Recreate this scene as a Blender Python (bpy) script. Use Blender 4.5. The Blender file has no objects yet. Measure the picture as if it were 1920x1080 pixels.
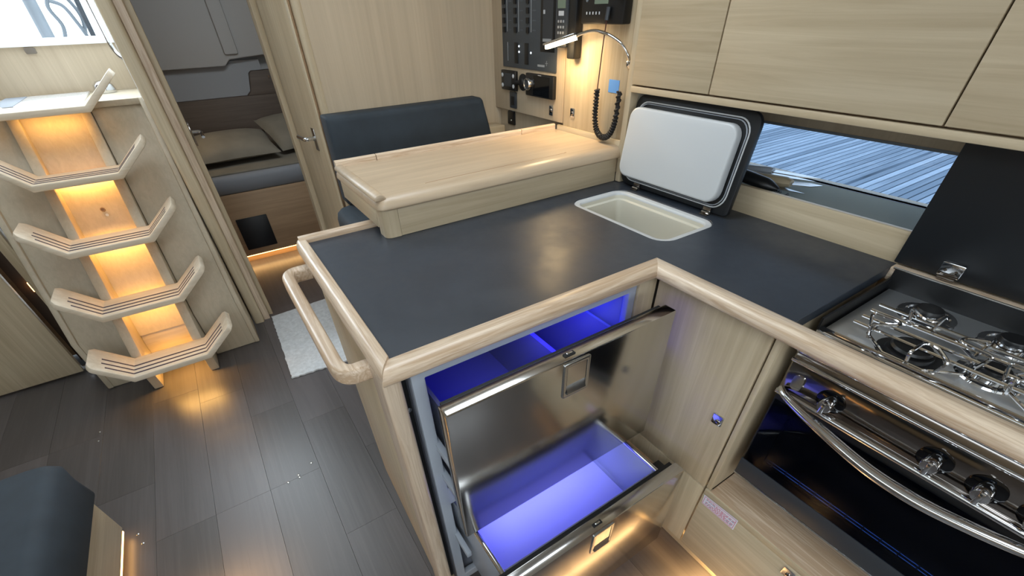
import bpy, bmesh, math, random
from mathutils import Vector, Matrix
random.seed(7)
scene = bpy.context.scene
COL = scene.collection

# ------------------------------------------------------------------ camera
cam_d = bpy.data.cameras.new('camera'); cam = bpy.data.objects.new('camera', cam_d); COL.objects.link(cam)
right = Vector((0.83347631, -0.55210443, -0.02231437))
down = Vector((-0.37578157, -0.5367609, -0.75543097))
fwd = Vector((0.4050993, 0.63801915, -0.65484817))
mw = Matrix.Identity(4)
for i in range(3):
    mw[i][0] = right[i]; mw[i][1] = -down[i]; mw[i][2] = -fwd[i]
mw[0][3], mw[1][3], mw[2][3] = 0.0, 0.0, 1.35
cam.matrix_world = mw
cam_d.sensor_width = 36.0
cam_d.lens = 797.024 / 1920 * 36
cam_d.shift_y = (704.846 - 540) / 1920
cam_d.clip_start = 0.02
scene.camera = cam

# ------------------------------------------------------------------ world, large lights, exposure
wd = bpy.data.worlds.new('sky'); scene.world = wd; wd.use_nodes = True
bg = wd.node_tree.nodes['Background']
bg.inputs[0].default_value = (0.78, 0.90, 1.0, 1); bg.inputs[1].default_value = 4.0

def area(name, loc, size, power, color, direction, sy=None, spread=180):
    l = bpy.data.lights.new(name, 'AREA'); l.energy = power; l.color = color
    l.size = size
    if sy: l.shape = 'RECTANGLE'; l.size_y = sy
    l.spread = math.radians(spread)
    o = bpy.data.objects.new(name, l); COL.objects.link(o); o.location = loc
    o.rotation_euler = Vector(direction).to_track_quat('-Z', 'Y').to_euler()
    return o
COOL = (0.86, 0.94, 1.0)
area('saloon_hatch_daylight', (-0.55, -0.75, 1.955), 0.9, 14, COOL, (0, 0, -1))
area('galley_hatch_daylight', (0.45, 0.95, 1.955), 0.5, 5.5, COOL, (0, 0, -1))
area('forward_fill', (-0.3, -2.56, 1.45), 1.7, 13, COOL, (0, 1, -.08), sy=0.4)  # fill light added at an unseen window to brighten faces towards the viewer
area('companionway_daylight', (-0.45, 3.28, 1.80), 0.66, 11, (0.82, 0.93, 1.0), (0.1, -1, -0.55), sy=0.75)

scene.view_settings.view_transform = 'Standard'
scene.view_settings.look = 'None'
scene.view_settings.exposure = 0.0
scene.view_settings.gamma = 1.0
scene.view_settings.use_curve_mapping = False
scene.cycles.use_denoising = True
scene.cycles.max_bounces = 10
scene.cycles.sample_clamp_indirect = 6.0

# ------------------------------------------------------------------ materials
def lin(h):
    h = h.lstrip('#'); c = [int(h[i:i + 2], 16) / 255 for i in (0, 2, 4)]
    return tuple((x / 12.92 if x <= .04045 else ((x + .055) / 1.055) ** 2.4) for x in c) + (1.0,)
def new_mat(name):
    m = bpy.data.materials.new(name); m.use_nodes = True
    return m, m.node_tree, m.node_tree.nodes['Principled BSDF']
def plain(name, col, rough=.5, metal=0.0, spec=.5, coat=0.0, noise=0.0, nscale=30, bump=0.0):
    m, nt, b = new_mat(name)
    b.inputs['Base Color'].default_value = lin(col)
    b.inputs['Roughness'].default_value = rough
    b.inputs['Metallic'].default_value = metal
    b.inputs['Specular IOR Level'].default_value = spec
    b.inputs['Coat Weight'].default_value = coat
    if noise or bump:
        tc = nt.nodes.new('ShaderNodeTexCoord'); nz = nt.nodes.new('ShaderNodeTexNoise')
        nz.inputs['Scale'].default_value = nscale; nz.inputs['Detail'].default_value = 5
        nt.links.new(tc.outputs['Object'], nz.inputs['Vector'])
        if noise:
            c = lin(col)
            rp = nt.nodes.new('ShaderNodeValToRGB')
            rp.color_ramp.elements[0].position = .3; rp.color_ramp.elements[1].position = .7
            rp.color_ramp.elements[0].color = tuple(x * (1 - noise) for x in c[:3]) + (1,)
            rp.color_ramp.elements[1].color = tuple(min(1, x * (1 + noise)) for x in c[:3]) + (1,)
            nt.links.new(nz.outputs['Fac'], rp.inputs['Fac']); nt.links.new(rp.outputs['Color'], b.inputs['Base Color'])
        if bump:
            bp = nt.nodes.new('ShaderNodeBump'); bp.inputs['Strength'].default_value = bump; bp.inputs['Distance'].default_value = .002
            nt.links.new(nz.outputs['Fac'], bp.inputs['Height']); nt.links.new(bp.outputs['Normal'], b.inputs['Normal'])
    return m
def wood(name, dark, light, axis, rough=.4, across=60, along=2.2, dist=.6, spec=.45, bump=.06, tone=.0, coarse=7, lo=.34, hi=.66):
    """grain stretched along one world axis; a second coarse noise shifts tone; every object gets its own offset"""
    m, nt, b = new_mat(name)
    L = nt.links.new; N = nt.nodes.new
    tc = N('ShaderNodeTexCoord'); oi = N('ShaderNodeObjectInfo')
    mul = N('ShaderNodeMath'); mul.operation = 'MULTIPLY'; mul.inputs[1].default_value = 17.0
    L(oi.outputs['Random'], mul.inputs[0])
    ad = N('ShaderNodeVectorMath'); ad.operation = 'ADD'
    L(tc.outputs['Object'], ad.inputs[0]); L(mul.outputs[0], ad.inputs[1])
    mp = N('ShaderNodeMapping'); s = [across] * 3; s['xyz'.index(axis)] = along
    mp.inputs['Scale'].default_value = s
    L(ad.outputs[0], mp.inputs['Vector'])
    n1 = N('ShaderNodeTexNoise'); n1.inputs['Scale'].default_value = 1.0; n1.inputs['Detail'].default_value = 6; n1.inputs['Roughness'].default_value = .62; n1.inputs['Distortion'].default_value = dist
    L(mp.outputs[0], n1.inputs['Vector'])
    mp2 = N('ShaderNodeMapping'); s2 = [coarse] * 3; s2['xyz'.index(axis)] = .8
    mp2.inputs['Scale'].default_value = s2; L(ad.outputs[0], mp2.inputs['Vector'])
    n2 = N('ShaderNodeTexNoise'); n2.inputs['Scale'].default_value = 1.0; n2.inputs['Detail'].default_value = 2
    L(mp2.outputs[0], n2.inputs['Vector'])
    mx = N('ShaderNodeMath'); mx.operation = 'MULTIPLY_ADD'; mx.inputs[1].default_value = .55
    L(n1.outputs['Fac'], mx.inputs[0])
    m2 = N('ShaderNodeMath'); m2.operation = 'MULTIPLY'; m2.inputs[1].default_value = .45
    L(n2.outputs['Fac'], m2.inputs[0]); L(m2.outputs[0], mx.inputs[2])
    fac = mx.outputs[0]
    if tone:
        mt = N('ShaderNodeMath'); mt.operation = 'MULTIPLY_ADD'; mt.inputs[1].default_value = tone; L(oi.outputs['Random'], mt.inputs[0]); L(fac, mt.inputs[2]); fac = mt.outputs[0]
        sb = N('ShaderNodeMath'); sb.operation = 'SUBTRACT'; sb.inputs[1].default_value = tone / 2; L(fac, sb.inputs[0]); fac = sb.outputs[0]
    rp = N('ShaderNodeValToRGB'); e = rp.color_ramp.elements
    e[0].position = lo; e[0].color = lin(dark); e[1].position = hi; e[1].color = lin(light)
    L(fac, rp.inputs['Fac']); L(rp.outputs['Color'], b.inputs['Base Color'])
    b.inputs['Roughness'].default_value = rough; b.inputs['Specular IOR Level'].default_value = spec
    if bump:
        bp = N('ShaderNodeBump'); bp.inputs['Strength'].default_value = bump; bp.inputs['Distance'].default_value = .002
        L(n1.outputs['Fac'], bp.inputs['Height']); L(bp.outputs['Normal'], b.inputs['Normal'])
    return m
def emit(name, col, strength):
    m, nt, b = new_mat(name)
    b.inputs['Base Color'].default_value = lin(col); b.inputs['Emission Color'].default_value = lin(col); b.inputs['Emission Strength'].default_value = strength
    return m
def brushed(name, col, rough, axis, var=.12):
    m, nt, b = new_mat(name)
    L = nt.links.new; N = nt.nodes.new
    b.inputs['Base Color'].default_value = lin(col); b.inputs['Metallic'].default_value = 1
    tc = N('ShaderNodeTexCoord'); mp = N('ShaderNodeMapping'); s = [400] * 3; s['xyz'.index(axis)] = 4
    mp.inputs['Scale'].default_value = s; L(tc.outputs['Object'], mp.inputs['Vector'])
    nz = N('ShaderNodeTexNoise'); nz.inputs['Scale'].default_value = 1; L(mp.outputs[0], nz.inputs['Vector'])
    mr = N('ShaderNodeMapRange'); mr.inputs['To Min'].default_value = rough - var / 2; mr.inputs['To Max'].default_value = rough + var / 2
    L(nz.outputs['Fac'], mr.inputs['Value']); L(mr.outputs[0], b.inputs['Roughness'])
    return m
def glass(name, tint, gloss=.06, rough=.0):
    m = bpy.data.materials.new(name); m.use_nodes = True; nt = m.node_tree; nt.nodes.clear()
    o = nt.nodes.new('ShaderNodeOutputMaterial'); mix = nt.nodes.new('ShaderNodeMixShader'); t = nt.nodes.new('ShaderNodeBsdfTransparent'); g = nt.nodes.new('ShaderNodeBsdfGlossy')
    t.inputs[0].default_value = lin(tint); g.inputs['Roughness'].default_value = rough; mix.inputs[0].default_value = gloss
    nt.links.new(t.outputs[0], mix.inputs[1]); nt.links.new(g.outputs[0], mix.inputs[2]); nt.links.new(mix.outputs[0], o.inputs[0])
    return m

OD, OL = '#a9977a', '#cbbb9f'
M = {}
M['oak_z'] = wood('oak_vertical', OD, OL, 'z')
M['oak_x'] = wood('oak_athwart', OD, OL, 'x')
M['oak_y'] = wood('oak_foreaft', OD, OL, 'y')
M['trim_x'] = wood('oak_solid_athwart', '#b99e82', '#e0cdb6', 'x', rough=.32, across=70, along=3.5, dist=2.2, lo=.42, hi=.58)
M['trim_y'] = wood('oak_solid_foreaft', '#b99e82', '#e0cdb6', 'y', rough=.32, across=70, along=3.5, dist=2.2, lo=.42, hi=.58)
M['trim_z'] = wood('oak_solid_vertical', '#aa927a', '#d2bfa8', 'z', rough=.36, across=80, along=3.5, dist=1.6, lo=.40, hi=.60)
M['tread'] = wood('bleached_tread', '#c3b197', '#e0d3bf', 'x', rough=.42, across=40, along=3)
M['nav_x'] = wood('beech_top', '#ab967d', '#c6b196', 'x', rough=.36, across=45, along=3, dist=1.0)
M['wall_oak'] = wood('bulkhead_oak', '#ab9a82', '#bfae95', 'z', rough=.5, across=60, along=1.2, coarse=4)
M['stair_oak'] = wood('stair_oak', '#ada08a', '#c0b39c', 'z', rough=.5, across=60, along=1.5, coarse=2)
M['floor'] = wood('dark_sole_plank', '#4b4746', '#5e5959', 'y', rough=.34, across=70, along=2.4, tone=.22, spec=.6)
M['floor_edge'] = plain('dark_sole_base', '#1c1b1b', .6)
M['cabin_brown'] = wood('cabin_oak', '#8a6c50', '#a98a68', 'x', rough=.5)
M['black_top'] = plain('black_worktop', '#30363f', .40, spec=.5, noise=.10, nscale=4)
_m = M['black_top']; _nt = _m.node_tree; _b = _nt.nodes['Principled BSDF']
_tc = _nt.nodes.new('ShaderNodeTexCoord'); _nz = _nt.nodes.new('ShaderNodeTexNoise'); _nz.inputs['Scale'].default_value = 9; _nz.inputs['Detail'].default_value = 8; _nz.inputs['Roughness'].default_value = .65
_mr = _nt.nodes.new('ShaderNodeMapRange'); _mr.inputs['From Min'].default_value = .35; _mr.inputs['From Max'].default_value = .7; _mr.inputs['To Min'].default_value = .34; _mr.inputs['To Max'].default_value = .50
_nt.links.new(_tc.outputs['Object'], _nz.inputs['Vector']); _nt.links.new(_nz.outputs['Fac'], _mr.inputs['Value']); _nt.links.new(_mr.outputs[0], _b.inputs['Roughness'])
M['black_panel'] = plain('black_cover_panel', '#14171b', .42)
M['black'] = plain('black_plastic', '#121315', .4)
M['black_gloss'] = plain('black_glass', '#030407', .06, spec=.5)
M['dark_grey'] = plain('dark_grey_plastic', '#303439', .45)
M['mid_grey'] = plain('mid_grey_plastic', '#6f757b', .4)
M['frame_grey'] = plain('pale_grey_plastic', '#a3a9b2', .35)
M['white_plastic'] = plain('white_plastic', '#c6c9cb', .35)
M['cream_plastic'] = plain('cream_icebox', '#ccc8b9', .4)
M['white_gel'] = plain('white_gelcoat', '#f0f3f4', .4)
M['sky_white'] = plain('plate_sky_white', '#f4f6f8', .15, coat=.5)  # bright mirrored sky painted into the colour of the landing plate
M['ceiling'] = plain('headliner', '#d9d6cc', .7)
M['steel'] = brushed('brushed_steel', '#c9c8c6', .15, 'x', var=.04)
M['steel_plain'] = plain('satin_steel', '#c2c3c3', .25, metal=1)
M['chrome'] = plain('chrome', '#d5d6d8', .09, metal=1)
M['dark_steel'] = plain('dark_mirror_steel', '#8d8680', .10, metal=1)
M['hob_steel'] = plain('hob_steel', '#e8ebee', .45, metal=1)
M['navy'] = plain('navy_upholstery', '#2d363e', .75, noise=.14, nscale=14, bump=.25)
M['navy_side'] = M['navy']
M['grey_green'] = plain('shelf_laminate', '#8b8d80', .7)
M['fabric_grey'] = plain('grey_bedding', '#7d776a', .8, noise=.1, nscale=10)
M['fabric_blue'] = plain('blue_grey_mattress', '#868a90', .8)
M['cabin_grey'] = plain('grey_headliner', '#b4b3b0', .8)
M['cabin_bluegrey'] = plain('bluegrey_lining', '#a0a3a6', .8)
M['rug'] = plain('pale_rug', '#c9cbcc', .95, noise=.12, nscale=60, bump=1.0)
M['groove'] = plain('dark_grip_strip', '#3a3144', .6)
M['tape'] = plain('blue_masking_tape', '#5189cc', .7)
M['paper'] = plain('white_sticker', '#d9d9e6', .5)
M['red_print'] = plain('red_print', '#c46a86', .6)
M['blue_print'] = plain('grey_print', '#7c7f9c', .6)
M['white_print'] = plain('white_print', '#b8bcc0', .6)
M['grey_print_dim'] = plain('dim_print', '#565b61', .6)
M['lcd'] = plain('lcd_screen', '#6d7a6a', .25)
M['liner'] = plain('fridge_liner', '#868a95', .35)
M['dock'] = wood('weathered_dock', '#71808f', '#a4b2c0', 'x', rough=.85, across=25, along=1.5, tone=.4)
M['dock_dark'] = plain('dock_beam', '#1f2733', .9)
M['pane'] = glass('hull_glass', '#c6ced8', .04)
M['tan_handle'] = plain('pale_horn_handle', '#a89a80', .45)
M['oven_glass'] = glass('tinted_oven_glass', '#8fa3c0', .015)
M['cabin_dark'] = wood('dark_cabin_panel', '#52473e', '#6a5d52', 'x', rough=.6)
M['bed_oak'] = wood('berth_oak', '#9c8164', '#ba9d7c', 'x', rough=.5)
M['dark_brown'] = plain('gap_shade_brown', '#3a2a1e', .6)
M['rubber'] = plain('rubber', '#0d0e10', .6)
M['led_warm'] = emit('warm_led', '#ffc070', 9)
M['led_lamp'] = emit('reading_led', '#ffd9a0', 30)
M['led_blue'] = emit('blue_led', '#3048ff', 25)
M['led_white'] = emit('white_pilot', '#e8f4ff', 4)
M['gold_print'] = plain('pale_print', '#8d9296', .6)
WARM = (1.0, .62, .25)

# ------------------------------------------------------------------ mesh helpers
class MB:
    def __init__(s): s.v = []; s.f = []
    def add(s, vs, fs):
        n = len(s.v); s.v += [Vector(p) for p in vs]; s.f += [[i + n for i in f] for f in fs]; return s
    def box(s, x0, x1, y0, y1, z0, z1):
        return s.add([(x0, y0, z0), (x1, y0, z0), (x1, y1, z0), (x0, y1, z0), (x0, y0, z1), (x1, y0, z1), (x1, y1, z1), (x0, y1, z1)],
                     [[0, 3, 2, 1], [4, 5, 6, 7], [0, 1, 5, 4], [1, 2, 6, 5], [2, 3, 7, 6], [3, 0, 4, 7]])
    def prism(s, pts, axis, a, b):
        k = 'xyz'.index(axis)
        def P(p, c):
            q = list(p); q.insert(k, c); return q
        n = len(pts)
        return s.add([P(p, a) for p in pts] + [P(p, b) for p in pts], [list(range(n))[::-1], list(range(n, 2 * n))] + [[i, (i + 1) % n, n + (i + 1) % n, n + i] for i in range(n)])
    def loft(s, rings, cap0=True, cap1=True, closed=False):
        n = len(rings[0]); vs = [p for r in rings for p in r]; fs = []
        m = len(rings)
        for r in range(m if closed else m - 1):
            a = r * n; b = ((r + 1) % m) * n
            for i in range(n): fs.append([a + i, a + (i + 1) % n, b + (i + 1) % n, b + i])
        if not closed:
            if cap0: fs.append(list(range(n))[::-1])
            if cap1: fs.append([(m - 1) * n + i for i in range(n)])
        return s.add(vs, fs)
    def tube(s, path, r, seg=8, closed=False, flat=None):
        P = [Vector(p) for p in path]; n = len(P); rings = []
        up = None
        for i in range(n):
            a = P[(i - 1) % n] if (closed or i > 0) else P[i]; b = P[(i + 1) % n] if (closed or i < n - 1) else P[i]
            t = (b - a).normalized()
            if up is None:
                up = Vector((0, 0, 1)) if abs(t.z) < .9 else Vector((1, 0, 0))
            sx = t.cross(up)
            if sx.length < 1e-5: sx = t.cross(Vector((1, 0, 0)))
            sx.normalize(); up = sx.cross(t).normalized()
            rr = r[i] if isinstance(r, (list, tuple)) else r
            rings.append([P[i] + sx * (rr * math.cos(2 * math.pi * k / seg)) + up * ((flat or 1) * rr * math.sin(2 * math.pi * k / seg)) for k in range(seg)])
        return s.loft(rings, closed=closed)
    def cyl(s, p0, p1, r, r2=None, seg=20):
        return s.tube([p0, p1], [r, r if r2 is None else r2], seg)
    def lathe(s, c, axis, prof, seg=24):
        """prof: list of (radius, height along axis)"""
        ax = Vector(axis).normalized(); u = ax.cross(Vector((0, 0, 1)) if abs(ax.z) < .9 else Vector((1, 0, 0))).normalized(); w = ax.cross(u)
        c = Vector(c)
        return s.loft([[c + ax * h + u * (r * math.cos(2 * math.pi * k / seg)) + w * (r * math.sin(2 * math.pi * k / seg)) for k in range(seg)] for r, h in prof])
    def xform(s, mat):
        s.v = [mat @ p for p in s.v]; return s
def rrect(a0, a1, b0, b1, r, n=5):
    out = []
    rs = r if isinstance(r, (list, tuple)) else [r] * 4
    for (cx, cy, st), q in zip(((a1, b1, 0), (a0, b1, 90), (a0, b0, 180), (a1, b0, 270)), rs):
        q = max(q, 1e-4)
        ox = cx - q if cx == a1 else cx + q; oy = cy - q if cy == b1 else cy + q
        for i in range(n + 1):
            t = math.radians(st + 90 * i / n); out.append((ox + q * math.cos(t), oy + q * math.sin(t)))
    return out
def fillet(pts, r, n=6):
    """round the inner corners of an open 3D path"""
    P = [Vector(p) for p in pts]; out = [P[0]]
    for i in range(1, len(P) - 1):
        a, b, c = P[i - 1], P[i], P[i + 1]
        d1 = min(r, (a - b).length * .49); d2 = min(r, (c - b).length * .49)
        p, q = b + (a - b).normalized() * d1, b + (c - b).normalized() * d2
        for k in range(n + 1):
            t = k / n; out.append(p * (1 - t) ** 2 + b * 2 * t * (1 - t) + q * t * t)
    out.append(P[-1]); return out
def smoothpath(pts, n=8):
    P = [Vector(p) for p in pts]; out = []
    for i in range(len(P) - 1):
        p0 = P[max(i - 1, 0)]; p1 = P[i]; p2 = P[i + 1]; p3 = P[min(i + 2, len(P) - 1)]
        for k in range(n):
            t = k / n
            out.append(.5 * ((2 * p1) + (p2 - p0) * t + (2 * p0 - 5 * p1 + 4 * p2 - p3) * t * t + (3 * p1 - p0 - 3 * p2 + p3) * t ** 3))
    out.append(P[-1]); return out
def plate(outer, holes, axis, a, b):
    """flat plate with holes, extruded from a to b along an axis"""
    bm = bmesh.new(); k = 'xyz'.index(axis); edges = []
    for loop in [outer] + holes:
        vs = []
        for p in loop:
            q = list(p); q.insert(k, a); vs.append(bm.verts.new(q))
        for i in range(len(vs)): edges.append(bm.edges.new((vs[i], vs[(i + 1) % len(vs)])))
    bmesh.ops.triangle_fill(bm, edges=edges, use_beauty=True)
    faces = list(bm.faces)
    r = bmesh.ops.extrude_face_region(bm, geom=faces)
    d = [0, 0, 0]; d[k] = b - a
    bmesh.ops.translate(bm, verts=[g for g in r['geom'] if isinstance(g, bmesh.types.BMVert)], vec=d)
    bm.verts.index_update(); mb = MB(); mb.add([v.co.copy() for v in bm.verts], [[v.index for v in f.verts] for f in bm.faces]); bm.free()
    return mb

W = {}
def build(name, mb, mat, parent=None, bevel=0.0, seg=2, flat=False, sharp=40):
    xs = [p.x for p in mb.v]; ys = [p.y for p in mb.v]; zs = [p.z for p in mb.v]
    c = Vector(((min(xs) + max(xs)) / 2, (min(ys) + max(ys)) / 2, min(zs)))
    bm = bmesh.new(); vs = [bm.verts.new(p - c) for p in mb.v]
    for f in mb.f:
        try: bm.faces.new([vs[i] for i in f])
        except ValueError: pass
    bmesh.ops.recalc_face_normals(bm, faces=bm.faces)
    if bevel:
        es = [e for e in bm.edges if len(e.link_faces) == 2 and e.calc_face_angle(0) > math.radians(35)]
        bmesh.ops.bevel(bm, geom=es, offset=bevel, segments=seg, profile=.5, affect='EDGES', clamp_overlap=True)
    me = bpy.data.meshes.new(name); bm.to_mesh(me); bm.free()
    me.materials.append(M[mat] if isinstance(mat, str) else mat)
    if not flat:
        for p in me.polygons: p.use_smooth = True
        me.set_sharp_from_angle(angle=math.radians(sharp))
    o = bpy.data.objects.new(name, me); COL.objects.link(o)
    if parent is not None:
        o.parent = parent; o.location = c - W[parent]
    else: o.location = c
    W[o] = c
    return o
def empty(name, loc, label, cat, group=None):
    o = bpy.data.objects.new(name, None); COL.objects.link(o); o.location = loc; W[o] = Vector(loc); o.empty_display_size = .05
    return tag(o, label, cat, group)
def tag(o, label, cat, group=None):
    o['label'] = label; o['category'] = cat
    if group: o['group'] = group
    return o
def struct(o, label=None):
    o['kind'] = 'structure'
    if label: o['label'] = label
    return o
def sempty(name, loc, label=None):
    o = bpy.data.objects.new(name, None); COL.objects.link(o); o.location = loc; W[o] = Vector(loc); o.empty_display_size = .05
    return struct(o, label)
def B(*a): return MB().box(*a)
def copy_of(o, parent, delta):
    c = o.copy(); COL.objects.link(c); c.parent = parent; c.location = Vector(o.location) + Vector(delta); W[c] = W[o] + Vector(delta); return c
def under_light(parent, name, loc, sx, sy, power, direction, color=WARM, spread=180):
    l = area(name, loc, sx, power, color, direction, sy=sy, spread=spread)
    if parent is not None: l.parent = parent; l.location = Vector(loc) - W[parent]
    return l

# ================================================================== SETTING
# ---- sole (dark planks running fore and aft)
fl = sempty('floor', (-.3, 1.2, -.02), 'dark grey brown wooden planks of the cabin sole')
build('sole_base', B(-2.0, 1.45, -2.6, 3.42, -.05, -.012), 'floor_edge', fl)
build('sole_forward', B(-2.0, 1.4, -2.6, -.002, -.012, 0), 'floor', fl)
pw = .1833
cols = [-1.92 + pw * i for i in range(16)]
proto = {}
for i, x in enumerate(cols):
    cuts = [0.0, 2.0, 2.66] if x < -.83 else [[0.0, .72, 1.29, 1.98, 2.66], [0.0, .5, 1.29, 1.75, 2.66], [0.0, .95, 1.58, 2.66], [0.0, .61, 1.29, 2.1, 2.66]][i % 4]
    for y0, y1 in zip(cuts, cuts[1:]):
        L = round(y1 - y0, 3)
        if L not in proto:
            proto[L] = build('plank', B(x + .0003, x + pw - .0003, y0 + .0003, y1 - .0003, -.012, 0), 'floor', fl, bevel=.0003, seg=1, flat=True)
        else:
            p = proto[L]; c = p.copy(); COL.objects.link(c); c.parent = fl
            c.location = Vector((x + pw / 2, (y0 + y1) / 2, -.012)) - W[fl]
sc_mb = MB().lathe((0, 0, 0), (0, 0, 1), [(.0045, -.003), (.0045, .0005), (.003, .0012), (.0004, .0012)], 10)
for (x, y) in ((-.207, 1.286), (-.166, 1.300), (-.165, 1.287), (-.110, 1.332), (-.836, 1.97), (-.834, 2.03), (-.69, 1.36), (-.675, 1.31)):
    m = MB(); m.add([p + Vector((x, y, .0008)) for p in sc_mb.v], sc_mb.f); build('screw', m, 'steel_plain', fl)
build('aft_cabin_sole', B(-.04, 1.2, 2.662, 3.5, -.03, -.002), 'floor', fl)

# ---- ceiling with two hatch openings
o = build('ceiling', plate([(-2.0, -2.6), (1.5, -2.6), (1.5, 2.2), (-.03, 2.2), (-.03, 1.75), (-.95, 1.75), (-.95, 2.2), (-2.0, 2.2)], [[(-1.0, -1.2), (-.1, -1.2), (-.1, -.3), (-1.0, -.3)], [(.2, .7), (.7, .7), (.7, 1.2), (.2, 1.2)]], 'z', 1.96, 2.0), 'ceiling'); struct(o, 'pale headliner with two deck hatches')
o = build('ceiling_port_aft', B(-2.0, -.95, 2.2, 2.9, 1.96, 2.0), 'ceiling'); struct(o)
o = build('ceiling_starboard_aft', B(-.03, 1.5, 2.2, 2.66, 1.96, 2.0), 'ceiling'); struct(o)
# ---- saloon shell behind the viewer
struct(build('wall_forward', plate([(-2.0, 0), (1.5, 0), (1.5, 2.0), (-2.0, 2.0)], [[(-1.2, 1.22), (.6, 1.22), (.6, 1.68), (-1.2, 1.68)]], 'y', -2.62, -2.6), 'wall_oak'))
struct(build('wall_port', plate([(-2.62, 0), (2.6, 0), (2.6, 2.0), (-2.62, 2.0)], [[(-2.0, 1.1), (.6, 1.1), (.6, 1.5), (-2.0, 1.5)]], 'x', -2.02, -2.0), 'wall_oak'))

# ---- hull side with the long window
hs = plate([(-2.6, 0), (1.9, 0), (1.9, 2.0), (-2.6, 2.0)], [[(-.35, .974), (.86, .974), (.86, 1.087), (-.35, 1.087)], [(-2.2, 1.05), (-.9, 1.05), (-.9, 1.4), (-2.2, 1.4)]], 'x', 1.352, 1.39)
struct(build('wall_starboard', hs, 'wall_oak'), 'dim oak lined hull side around the window')
wn = sempty('window_1', (1.36, .25, .974), 'long low hull window looking onto the dock')
build('pane', B(1.366, 1.370, -.35, .86, .974, 1.087), 'pane', wn)
build('window_gasket', plate([(-.356, .968), (.866, .968), (.866, 1.093), (-.356, 1.093)], [[(-.35, .974), (.86, .974), (.86, 1.087), (-.35, 1.087)]], 'x', 1.350, 1.366), 'mid_grey', wn)

# ---- nav bulkhead
nb = build('wall_nav', B(.40, 1.14, 1.765, 1.80, 0, 2.0), 'wall_oak'); struct(nb, 'pale oak bulkhead behind the navy backrest')
tr = sempty('trim_1', (.39, 1.79, 0), 'rounded oak edge moulding of the bulkhead')
build('moulding', MB().prism(rrect(.383, .412, 1.762, 1.812, .012), 'z', 0, 2.0), 'oak_z', tr)
build('moulding', MB().prism(rrect(.3755, .383, 1.79, 1.812, .003), 'z', 0, 2.0), 'cabin_brown', tr)
build('moulding', MB().prism(rrect(.371, .3755, 1.785, 1.812, .002), 'z', 0, 2.0), 'oak_z', tr)

# ---- instrument side panelling
wi = sempty('wall_instrument', (1.09, 1.4, .9), 'oak panelling that carries the instruments')
build('upper_board', B(1.08, 1.10, 1.327, 1.765, 1.04, 1.95), 'wall_oak', wi, bevel=.002)
build('lower_board', B(1.105, 1.12, 1.327, 1.765, .6, 1.04), 'wall_oak', wi)
build('lamp_board', B(1.082, 1.10, 1.03, 1.324, 1.0, 1.95), 'oak_z', wi, bevel=.002)
build('skirting', B(1.072, 1.083, 1.03, 1.345, 1.0, 1.0345), 'oak_y', wi, bevel=.002)

# ---- door frame between stairs and aft cabin, opened door, aft bulkhead over it
tf = sempty('trim_2', (-.08, 2.6, 0), 'oak door frame post beside the stairs')
build('post_round', MB().prism(rrect(-.128, -.076, 2.545, 2.66, .014), 'z', 0, 2.0), 'oak_z', tf)
build('post_flat', MB().prism(rrect(-.076, -.043, 2.565, 2.66, .005), 'z', 0, 2.0), 'trim_z', tf)
build('door_stop', MB().prism(rrect(-.045, -.020, 2.61, 2.70, .003), 'z', 0, 2.0), 'oak_z', tf)
hm = MB().box(-.0195, -.012, 2.615, 2.66, .9, .99)
build('lock_plate', hm, 'dark_steel', tf, bevel=.002)
build('lever', MB().tube(fillet([(-.02, 2.63, .955), (.022, 2.63, .953), (.022, 2.60, .935)], .012), .007, 8), 'chrome', tf)
tf3 = sempty('trim_3', (.41, 2.62, 0), 'oak door frame post behind the opened door')
build('post_flat', MB().prism(rrect(.394, .417, 2.585, 2.66, .003), 'z', 0, 2.0), 'oak_z', tf3)
build('post_back', B(.417, 1.2, 2.63, 2.66, 0, 2.0), 'wall_oak', tf3)
d1 = sempty('door_1', (.43, 2.4, 0), 'oak cabin door swung open towards the nav seat')
a = Vector((.4205, 2.60, 0)); b = Vector((.4475, 2.15, 0)); n = Vector(((b - a).y, -(b - a).x, 0)).normalized()
if n.x < 0: n = -n
q = [a, b, b + n * .026, a + n * .026]
build('leaf', MB().prism([(p.x, p.y) for p in q], 'z', .02, 1.9), 'oak_z', d1, bevel=.003)
hp = a.lerp(b, .70)
build('handle_plate', MB().prism([((hp - n * .004 + (b - a).normalized() * s).x, (hp - n * .004 + (b - a).normalized() * s).y) for s in (-.02, .02)] + [((hp + (b - a).normalized() * s).x, (hp + (b - a).normalized() * s).y) for s in (.02, -.02)], 'z', .875, .965), 'steel_plain', d1, bevel=.002)
hz = Vector((0, 0, .925))
build('lever', MB().tube(fillet([hp + hz, hp + hz - n * .05, hp + hz - n * .05 + (a - b).normalized() * .1 - Vector((0, 0, .004))], .02), [.009] * 3 + [.009] * 6, 10) if False else MB().tube(fillet([hp + hz, hp + hz - n * .045, hp + hz - n * .05 + (a - b).normalized() * .085], .018), .0085, 10), 'chrome', d1)

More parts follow.
